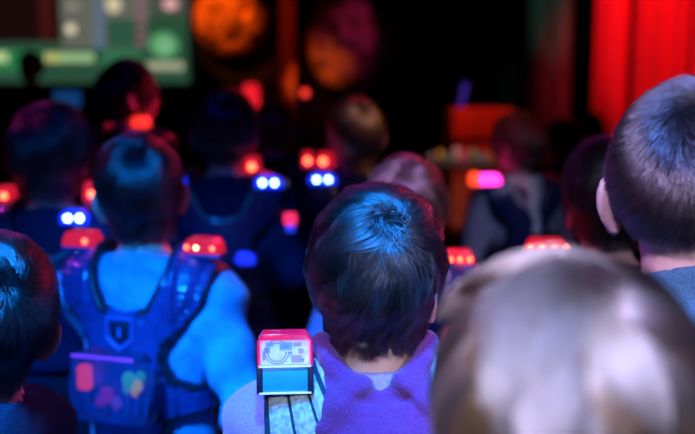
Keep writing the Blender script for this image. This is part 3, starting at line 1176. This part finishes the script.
ARM_F = {1: ((0.19, -0.02, 0.84), (0.10, 0.17, 0.86)), -1: ((-0.19, -0.02, 0.84), (-0.10, 0.17, 0.86))}
HQ = dict(n=30000, rad=0.00030)
MQ = dict(n=16000, rad=0.00034)
LQ = dict(n=7000, rad=0.0006, clumps=260, pts=8)


# ---- centre boy in the purple hoodie
def centre_extra(fig, root):
    k = fig.k

    def hood(P, z0, z1):
        x, y, z = P[..., 0], P[..., 1], P[..., 2]
        A = P.copy(); A[..., 0] = np.abs(A[..., 0])
        # rolled edge rising beside the neck, dipping at the nape
        pts = [(0.0, -0.080, 1.090), (0.030, -0.074, 1.100), (0.058, -0.050, 1.126), (0.070, -0.016, 1.146), (0.066, 0.025, 1.135), (0.045, 0.06, 1.10), (0.0, 0.078, 1.07)]
        d = np.full(x.shape, 1.0, np.float32)
        for a, b in zip(pts, pts[1:]):
            d = smin(d, cap(A, a, b, 0.0165), 0.012)
        pts2 = [(0.0, -0.095, 1.062), (0.042, -0.086, 1.075), (0.076, -0.052, 1.098), (0.088, -0.010, 1.106), (0.080, 0.035, 1.085), (0.05, 0.08, 1.06)]
        for a, b in zip(pts2, pts2[1:]):
            d = smin(d, cap(A, a, b, 0.022), 0.007)
        bag = ell(P, (0.004, -0.094, 1.030), (0.098, 0.036, 0.066))
        tipb = cap(P, (-0.01, -0.105, 1.02), (0.02, -0.118, 0.965), 0.045, 0.022)
        d = smin(d, smin(bag, tipb, 0.03), 0.010)
        back = np.clip((-y - 0.03) / 0.05, 0, 1)
        # soft folds sagging in a V from both shoulders to the middle of the back
        v = z + 0.62 * np.abs(x - 0.012) ** 1.25 * 2.0
        f1 = np.sin(v * 92 + 1.0 + 8 * x)
        d = d + back * (0.0065 * f1 + 0.0010 * np.sin(v * 210 + x * 50))
        nk = fig.neck(P)
        d = smax(d, -(nk - 0.004), 0.004)
        return d
    make_part('hood', lambda P, a, b: hood(P - V3(0, 0, .010), a, b), axis((-.13, .13, .0042)), axis((-.175, .115, .0045)), axis((.90, 1.19, .0042)), [PURPLE], k, root)

    # padded vest strap on both shoulders
    PADG = cloth('grey_green_padding', (0.36, 0.46, 0.44), 160, 0, 0.4)
    out = [(-.150, 1.2), (-.150, 1.05), (-.145, .90), (.145, .90), (.150, 1.05), (.150, 1.2), (.073, 1.2), (.070, 1.12), (.045, 1.07), (.020, 1.015),
           (-.020, 1.015), (-.045, 1.07), (-.070, 1.12), (-.073, 1.2)]
    LINES = ((.1485, -.06), (.119, -.18), (.092, -.34), (.070, -.48))
    # dark piping along the pad seams, drawn in the material from the vest's own coordinates
    nt = PADG.node_tree
    tcn = nd(nt, 'ShaderNodeTexCoord'); sp = nd(nt, 'ShaderNodeSeparateXYZ')
    nt.links.new(tcn.outputs['Object'], sp.inputs[0])

    def M_(op, a, b=None):
        n = nd(nt, 'ShaderNodeMath', operation=op)
        for i_, v_ in enumerate((a, b)):
            if v_ is None: continue
            if isinstance(v_, (int, float)): n.inputs[i_].default_value = v_
            else: nt.links.new(v_, n.inputs[i_])
        return n.outputs[0]
    axx = M_('ABSOLUTE', sp.outputs['X'])
    dz = M_('SUBTRACT', 1.11 * k, sp.outputs['Z'])
    best = None
    for x0, sl_ in LINES:
        q_ = M_('ABSOLUTE', M_('SUBTRACT', axx, M_('ADD', M_('MULTIPLY', dz, sl_), x0 * k)))
        if x0 > .13 or x0 < .08: q_ = M_('SUBTRACT', q_, 0.0016)
        best = q_ if best is None else M_('MINIMUM', best, q_)
    mask = M_('LESS_THAN', best, 0.0020)
    mixn = nd(nt, 'ShaderNodeMix', data_type='RGBA')
    nt.links.new(mask, mixn.inputs[0])
    bs = nt.nodes['Principled BSDF']
    nt.links.new(bs.inputs['Base Color'].links[0].from_socket, mixn.inputs[6])
    mixn.inputs[7].default_value = (0.012, 0.05, 0.075, 1)
    nt.links.new(mixn.outputs[2], bs.inputs['Base Color'])

    def pads(P, z0, z1):
        T = fig.torso(P, 0.014)
        x, z = np.abs(P[..., 0]), P[..., 2]
        p2 = poly2(P[..., 0], z, out)
        th = np.full(x.shape, 0.022, np.float32)
        for x0, sl_ in LINES:
            g_ = x - (x0 + sl_ * (1.11 - z))
            th = th - 0.0045 * np.exp(-(g_ / 0.004) ** 2)
        d = smax(T - th, p2, 0.006)
        return smax(d, -(T - 0.001), 0.002)
    v = make_part('laser_vest', pads, axis((-.17, -.05, .0035), (-.05, .05, .006), (.05, .17, .0035)), axis((-.16, .15, .005)), axis((.88, 1.16, .004)), [PADG], k, root)

    BAND = mat('blue_sensor_band', (0.01, 0.34, 0.62), 0.35, 30, 0.15, 0.02, coat=0.3)
    CLR = clear_mat('clear_sensor_window', (0.9, 0.9, 0.95), 0.22, 0.08)
    PCB = mat('white_circuit_board', (0.72, 0.72, 0.74), 0.5, 140, 0.3, 0.1, emis=(0.75, 0.65, 0.8), es=0.35)  # slight glow put into the board to brighten its face
    REDP = mat('red_sensor_lens', (0.75, 0.01, 0.06), 0.2, bump=0, emis=(1, 0.005, 0.06), es=0.45, coat=0.5)
    for s in (-1, 1):
        root2 = MB()
        root2.box((0, 0, -0.003), (0.062, 0.050, 0.030), BAND, bev=0.003)                       # blue band housing
        for q in (-1, 1):
            root2.box((q * 0.0285, -0.0245, -0.003), (0.007, 0.004, 0.031), PLATE_D, bev=0.001)
        root2.box((0, -0.0262, 0.0125), (0.058, 0.003, 0.0018), PCB)
        root2.box((0, -0.0262, -0.0175), (0.058, 0.003, 0.0018), PCB)
        hz = root2.build('shoulder_sensor', v, loc=(s * 0.122 * k, -0.056 * k, 1.133 * k), rot=(math.radians(-6), 0, 0))
        hz.scale = (1.12, 1.1, 1.12)
        m2 = MB()
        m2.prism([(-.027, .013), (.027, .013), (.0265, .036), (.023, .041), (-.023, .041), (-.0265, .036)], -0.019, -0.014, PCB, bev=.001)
        rng = random.Random(3)
        cols = [(0.05, 0.15, 0.4), (0.5, 0.03, 0.12), (0.03, 0.03, 0.05), (0.1, 0.3, 0.5), (0.6, 0.1, 0.3)]
        for (bx, bz, bw, bh, ci) in ((-.017, .0365, .008, .004, 0), (.001, .034, .014, .008, 3), (-.020, .030, .006, .006, 2), (.014, .036, .009, .004, 1), (.018, .0285, .006, .005, 4), (.013, .0195, .012, .008, 4), (.019, .018, .005, .004, 2), (.001, .034, .008, .004, 2), (-.0235, .024, .003, .010, 1), (.006, .0265, .004, .003, 0)):
            m2.box((bx, -.0198, bz), (bw, .0018, bh), mat('chip_%d' % ci, cols[ci], 0.4, bump=0))
        for rr_ in (.0105, .0135):
            for i in range(16):
                t0 = 2 * PI * i / 16; t1 = 2 * PI * (i + 1) / 16
                if 14.0 + rr_ * 1000 * math.sin(t0) > 29 or math.cos(t0) > .97: continue
                m2.cyl((-.009 + rr_ * math.cos(t0), -.0198, .0275 + rr_ * math.sin(t0)), (-.009 + rr_ * math.cos(t1), -.0198, .0275 + rr_ * math.sin(t1)), .0006, PLATE_D, seg=6)
        m2.build('circuit_board', v, loc=hz.location, rot=hz.rotation_euler).scale = hz.scale
        m3 = MB()
        m3.prism([(-.030, .012), (.030, .012), (.029, .040), (.024, .047), (-.024, .047), (-.029, .040)], -0.0235, -0.0215, CLR, bev=.0006)
        m3.build('sensor_window', v, loc=hz.location, rot=hz.rotation_euler).scale = hz.scale
        m4 = MB()
        m4.prism([(-.031, .012), (.031, .012), (.030, .041), (.024, .049), (-.024, .049), (-.030, .041)], -0.0125, 0.008, REDP, bev=.002)
        m4.prism([(-.030, .041), (.030, .041), (.025, .049), (-.025, .049)], -0.0235, -0.0126, REDP, bev=.001)
        for q in (-1, 1):
            m4.box((q * .0295, -.018, .026), (.0028, .011, .028), REDP)
        m4.build('red_lens', v, loc=hz.location, rot=hz.rotation_euler).scale = hz.scale


person(378, 186, 1.23, 'dark haired boy in a purple hoodie with a grey padded shoulder strap', 'darkbrown',
       dict(HQ, L=0.095, vol=0.021, whorl=(0.34, -0.60, 0.72), swirl=1.1, clumps=500, clump=0.8, seed=3, low=-0.008, messy=0.28), yaw=4,
       shirt=cloth('lilac_fleece', (0.40, 0.24, 0.52), 300, 0.3), shirt_kw=dict(puff=0.014, name='hoodie', fine=0.006, seed=1.2),
       fig_kw=dict(yaw=-16, tilt=2, nod=0, ears=0.35, arms=ARM_F), extra=centre_extra)

# ---- short haired boy at the right
person(696, 73, 1.13, 'tall boy with short cropped hair and a navy shirt in front of the red curtain', 'ash',
       dict(n=46000, rad=0.00022, L=0.026, vol=0.010, whorl=(0.30, -0.78, 0.52), swirl=1.2, short=True, clumps=2600, clump=0.6, seed=5, pts=5, tmix=0.6, low=-0.012), yaw=24,
       shirt=cloth('blue_jersey', (0.05, 0.13, 0.20), 300), shirt_kw=dict(puff=0.012, seed=2.2, neck_z=1.160, collar=0.035), fig_kw=dict(yaw=-56, tilt=0, nod=-9, arms={1: ARM_F[1], -1: ((-0.185, -0.04, 0.83), (-0.195, 0.0, 0.64))}, ears=0.85))

# ---- boy at the left edge
person(8, 229, 1.24, 'boy with straight black hair and a plain charcoal shirt without any vest', 'black',
       dict(HQ, L=0.12, vol=0.015, whorl=(0.10, -0.80, 0.55), swirl=1.6, clumps=600, clump=0.6, seed=9, low=0.0), yaw=72,
       shirt=cloth('charcoal_cotton', (0.012, 0.07, 0.12), 300), shirt_kw=dict(puff=0.010, seed=4.0), fig_kw=dict(yaw=-50, tilt=14, nod=4, shoulder=0.80, arms={1: ((0.15, 0.0, 0.84), (0.08, 0.17, 0.86)), -1: ((-0.15, 0.0, 0.84), (-0.08, 0.17, 0.86))}))

# ---- blurred fair child in the front
person(583, 247, 0.60, 'fair haired child nearest the camera, head large and out of focus', 'streaked',
       dict(n=26000, rad=0.00036, L=0.115, vol=0.022, streak=4.0, whorl=(0.12, -0.35, 0.92), swirl=0.5, clumps=90, clump=0.92, tmix=0.05, seed=11, low=0.02, messy=0.12), yaw=0,
       shirt=LAV, fig_kw=dict(yaw=0, tilt=0, nod=-3))


# ---- boy in pale blue with the armoured vest
def blue_vest(fig, v):
    k = fig.k
    shoulder_light(v, (0.138 * k, -0.02, 1.122 * k), w=0.076, leds=(-.62, -.18, .55), size=0.0042, hot=LED_HOT, h=0.030)
    shoulder_light(v, (-0.138 * k, -0.02, 1.122 * k), w=0.076, leds=(.35, .36), size=0.0048, h=0.030)
    # shield emblem on the spine
    mb = MB()
    OUTL = [(-.027, .028), (.027, .028), (.027, -.012), (0, -.034), (-.027, -.012)]
    INL = [(x * .70, z * .70) for x, z in OUTL]
    EDGE = mat('emblem_edge', (0.05, 0.15, 0.5), 0.3, bump=0)
    for i in range(5):
        a, b = OUTL[i], OUTL[(i + 1) % 5]
        mb.cyl((a[0], 0, a[1]), (b[0], 0, b[1]), .0035, EDGE, seg=8)
        mb.ball((a[0], 0, a[1]), .0038, EDGE, seg=8)
    mb.prism(INL[::-1], -.001, .006, PLATE_D, bev=.001)
    mb.prism([(-.004, .010), (.004, .010), (.003, -.010), (-.003, -.010)], -.004, 0, EDGE, bev=.0008)
    mb.build('emblem', v, loc=(0, -0.126 * k, 0.982 * k), rot=(math.radians(-3), 0, 0))
    # clear battery pack with lit electronics inside
    pk = MB()
    CL = clear_mat('tinted_pack_plastic', (0.02, 0.06, 0.20), 0.55, 0.1)
    EDG = mat('pack_violet_edge', (0.45, 0.10, 0.6), 0.3, bump=0, emis=(0.45, 0.03, 0.5), es=0.35)
    pk.prism([(-.085, .0), (.078, .0), (.085, .075), (.055, .135), (-.080, .135), (-.092, .07)][::-1], -.028, .028, CL, bev=.006)
    o = pk.build('battery_pack', v, loc=(0.004, -0.152 * k, 0.812 * k))
    MB().cyl((-.078, -.029, .133), (.052, -.029, .133), .0028, EDG, seg=8).build('pack_edge', v, loc=o.location)
    el = MB()
    el.box((0.01, .012, .065), (.13, .004, .10), PLATE, bev=.001)
    el.box((-.066, -.006, .083), (.026, .022, .050), emit('pack_red_glow', (1.0, 0.05, 0.02), 1.0), bev=.006)
    for (x, z, c, s, r) in ((.030, .085, (0.05, 0.7, 0.25), 0.5, .016), (.045, .075, (0.75, 0.6, 0.10), 0.6, .013), (.055, .095, (0.05, 0.6, 0.3), 0.5, .010), (.024, .066, (0.1, 0.5, 0.5), 0.4, .010), (.040, .060, (0.9, 0.45, 0.1), 0.5, .008),
                            (-.02, .05, (0.5, 0.03, 0.4), 0.35, .016), (0.0, .035, (0.3, 0.1, 0.6), 0.3, .012), (-.035, .035, (0.5, 0.03, 0.4), 0.3, .010)):
        el.ball((x, -.004, z), r, emit('pack_glow_%d' % int(x * 1000 + z * 9000), c, s), s=(1, .5, 1.1), seg=12)
    for i in range(6):
        el.cyl((-.05 + .022 * i, .0, .012), (-.04 + .022 * i, -.004, .05), .003, mat('wire_blue', (0.05, 0.2, 0.6), 0.4, bump=0), seg=8)
    el.build('pack_electronics', v, loc=o.location)
    MB().box((0.150 * k, 0.01, 0.828 * k), (.012, .05, .05), PLATE_D, bev=.004).build('belt_buckle', v)


person(133, 130, 1.93, 'boy in a blue jumper wearing an armoured vest with a clear battery pack', 'black',
       dict(n=24000, rad=0.00032, L=0.11, vol=0.017, whorl=(0.15, -0.70, 0.70), swirl=0.8, clumps=420, clump=0.7, seed=21), yaw=-16,
       shirt=BLUE_SHIRT, shirt_kw=dict(puff=0.011, name='jumper', fine=0.0065, fold_a=0.0045, seed=0.4),
       fig_kw=dict(yaw=30, tilt=-5, nod=-2, shoulder=1.02, arms={1: ((0.232, -0.045, 0.82), (0.19, 0.15, 0.76)), -1: ((-0.165, 0.12, 0.87), (-0.07, 0.25, 0.96))}), vest=blue_vest)

# ---- the rows beyond
ARM_F = {1: ((0.19, -0.02, 0.84), (0.10, 0.17, 0.86)), -1: ((-0.19, -0.02, 0.84), (-0.10, 0.17, 0.86))}


def vest_6(fig, v):
    k = fig.k
    shoulder_light(v, (0.105 * k, -0.02, 1.128 * k), w=0.045, leds=(0,), size=0.008, h=0.05)
    shoulder_light(v, (-0.105 * k, -0.02, 1.128 * k), w=0.045, leds=(0,), size=0.008, h=0.04)
    led_pair(v, 0.075 * k, -0.085 * k, 1.108 * k, gap=0.028, size=0.008)


person(45, 103, 2.35, 'child with bushy dark hair and blue vest lights behind the armoured vest boy', 'darkbrown',
       dict(MQ, L=0.12, vol=0.030, whorl=(0.0, -0.5, 0.86), seed=31, messy=0.4), shirt=NAVY_D, coarse=True, vest=vest_6, fig_kw=dict(yaw=-5, arms=ARM_F))

def vest_7(fig, v):
    k = fig.k
    shoulder_light(v, (0.075 * k, -0.03, 1.128 * k), w=0.060, lens=emit('bright_red_lens', (1.0, 0.03, 0.02), 1.6), leds=(), h=0.04)


person(116, 58, 3.7, 'tall dark haired person turned right with a red lit cheek below the game screen', 'black',
       dict(MQ, L=0.09, vol=0.018, whorl=(0.0, -0.7, 0.7), seed=33), yaw=-28, shirt=BLACK, coarse=True, vest=vest_7, fig_kw=dict(yaw=-30, nod=6, arms=ARM_F))

person(32, 49, 7.9, 'standing figure in black silhouetted against the lower game screen', 'black',
       dict(LQ, n=4000, L=0.02, vol=0.006, short=True, seed=35), yaw=160, shirt=BLACK, coarse=True)


def vest_9(fig, v):
    k = fig.k
    led_pair(v, -0.118 * k, -0.080 * k, 1.112 * k, n=1, size=0.0085)
    led_pair(v, 0.128 * k, -0.080 * k, 1.112 * k, gap=0.034, size=0.0075)
    shoulder_light(v, (0.078 * k, -0.02, 1.122 * k), w=0.050, leds=(0,), size=0.010, h=0.05, hot=None)
    al = MB()
    al.box((0, 0, 0.008), (0.036, 0.016, 0.034), emit('arm_light_red', (1.0, 0.03, 0.12), 1.3), bev=.006)
    al.box((0, 0, -0.020), (0.026, 0.016, 0.020), emit('arm_light_blue', (0.03, 0.06, 1.0), 0.9), bev=.004)
    al.build('arm_light', v, loc=(0.185 * k, -0.062 * k, 1.0 * k))
    led_pair(v, 0.055 * k, -0.115 * k, 0.905 * k, led=LENS_BLUE, gap=0.03, size=0.006)


person(223, 86, 2.80, 'child with dark hair and navy top, blue lights on both shoulders', 'black',
       dict(MQ, L=0.10, vol=0.018, seed=37), shirt=NAVY_D, coarse=True, vest=vest_9, fig_kw=dict(arms=ARM_F))


def vest_10(fig, v):
    k = fig.k
    led_pair(v, 0.085 * k, -0.135 * k, 0.93 * k, lens=mat('dim_red_lens', (0.5, 0.02, 0.05), 0.3, bump=0, emis=(1, 0.02, 0.08), es=0.8), led=LED_MAG, n=1, size=0.008)


person(273, 100, 4.1, 'small dark haired child between the two lit vests in the middle rows', 'brown',
       dict(LQ, L=0.09, vol=0.018, seed=39), shirt=BLACK, coarse=True, vest=vest_10, fig_kw=dict(arms=ARM_F))


def vest_11(fig, v):
    k = fig.k
    led_pair(v, -0.108 * k, -0.082 * k, 1.112 * k, gap=0.038, size=0.0075)
    shoulder_light(v, (-0.100 * k, -0.02, 1.135 * k), w=0.060, leds=(-.2,), size=0.011, h=0.05)
    shoulder_light(v, (-0.158 * k, 0.0, 1.135 * k), w=0.040, leds=(0,), size=0.010, h=0.05)
    led_pair(v, 0.0 * k, -0.12 * k, 0.98 * k, n=1, size=0.004)


person(357, 96, 3.15, 'fair brown haired child with red and blue shoulder lights in the middle row', 'blond',
       dict(MQ, L=0.13, vol=0.020, whorl=(0.1, -0.5, 0.85), seed=41, low=0.02), shirt=NAVY_D, coarse=True, vest=vest_11, fig_kw=dict(yaw=8, arms=ARM_F))


def vest_12(fig, v):
    k = fig.k
    shoulder_light(v, (0.118 * k, -0.02, 1.118 * k), w=0.065, leds=(-.5, .0, .5), size=0.005, h=0.028)
    shoulder_light(v, (-0.118 * k, -0.02, 1.118 * k), w=0.065, leds=(-.5, .5), size=0.004, h=0.028)


person(408, 153, 2.02, 'fair haired child in a blue top standing directly behind the hoodie boy', 'streaked',
       dict(MQ, L=0.13, vol=0.020, whorl=(0.1, -0.45, 0.88), seed=43, low=0.02, clumps=90, clump=0.9, tmix=0.1, streak=3.0), shirt=MIDBLUE, coarse=True, vest=vest_12, fig_kw=dict(yaw=5, ears=0.2))


def vest_13(fig, v):
    k = fig.k
    shoulder_light(v, (-0.148 * k, -0.05, 1.10 * k), w=0.078, lens=LED_MAG, leds=(), h=0.035)
    shoulder_light(v, (-0.208 * k, -0.05, 1.098 * k), w=0.03, lens=emit('orange_red_lens', (1.0, 0.06, 0.02), 2.2), leds=(), h=0.045)


def scarf_13(fig, root):
    k = fig.k
    sm = cloth('pale_scarf_cloth', (0.45, 0.55, 0.50), 120, 0, 0.5)

    def f(P, z0, z1):
        A = P.copy(); A[..., 0] = np.abs(A[..., 0])
        d = cap(A, (0, -0.075, 1.10), (0.062, -0.03, 1.11), 0.022)
        d = smin(d, cap(A, (0.062, -0.03, 1.11), (0.05, 0.06, 1.09), 0.022), 0.01)
        d = smin(d, cap(A, (0.05, 0.06, 1.09), (0, 0.09, 1.07), 0.022), 0.01)
        d = smin(d, cap(P, (0.0, -0.09, 1.10), (0.02, -0.115, 0.93), 0.03, 0.022), 0.02)
        return d + fold(P, 1.0, 0.003)
    make_part('scarf', f, axis((-.11, .11, .007)), axis((-.17, .13, .007)), axis((.88, 1.16, .007)), [sm], k, root)


person(523, 113, 3.55, 'curly auburn haired person in a grey top with a pale scarf by the gear table', 'ginger',
       dict(MQ, L=0.07, vol=0.026, messy=0.7, seed=45, grav=0.1), yaw=18, shirt=GREY, coarse=True, vest=vest_13, extra=scarf_13, fig_kw=dict(yaw=20))
person(562, 117, 4.7, 'slim dark figure right of the curly auburn haired person', 'black',
       dict(LQ, L=0.05, vol=0.010, seed=47), shirt=BLACK, coarse=True)
person(592, 111, 5.6, 'dark figure in front of the edge of the red curtain', 'darkbrown',
       dict(LQ, L=0.08, vol=0.014, seed=49), shirt=BLACK, coarse=True)


def vest_16(fig, v):
    k = fig.k
    shoulder_light(v, (-0.120 * k, -0.02, 1.140 * k), w=0.080, leds=(-.68, -.24, .22, .66), size=0.0052, h=0.026)


person(614, 134, 1.80, 'black haired child with four red shoulder lights, half hidden by the tall boy', 'black',
       dict(MQ, L=0.10, vol=0.015, seed=51), shirt=BLACK, coarse=True, vest=vest_16, fig_kw=dict(arms=ARM_F, ears=0.1))
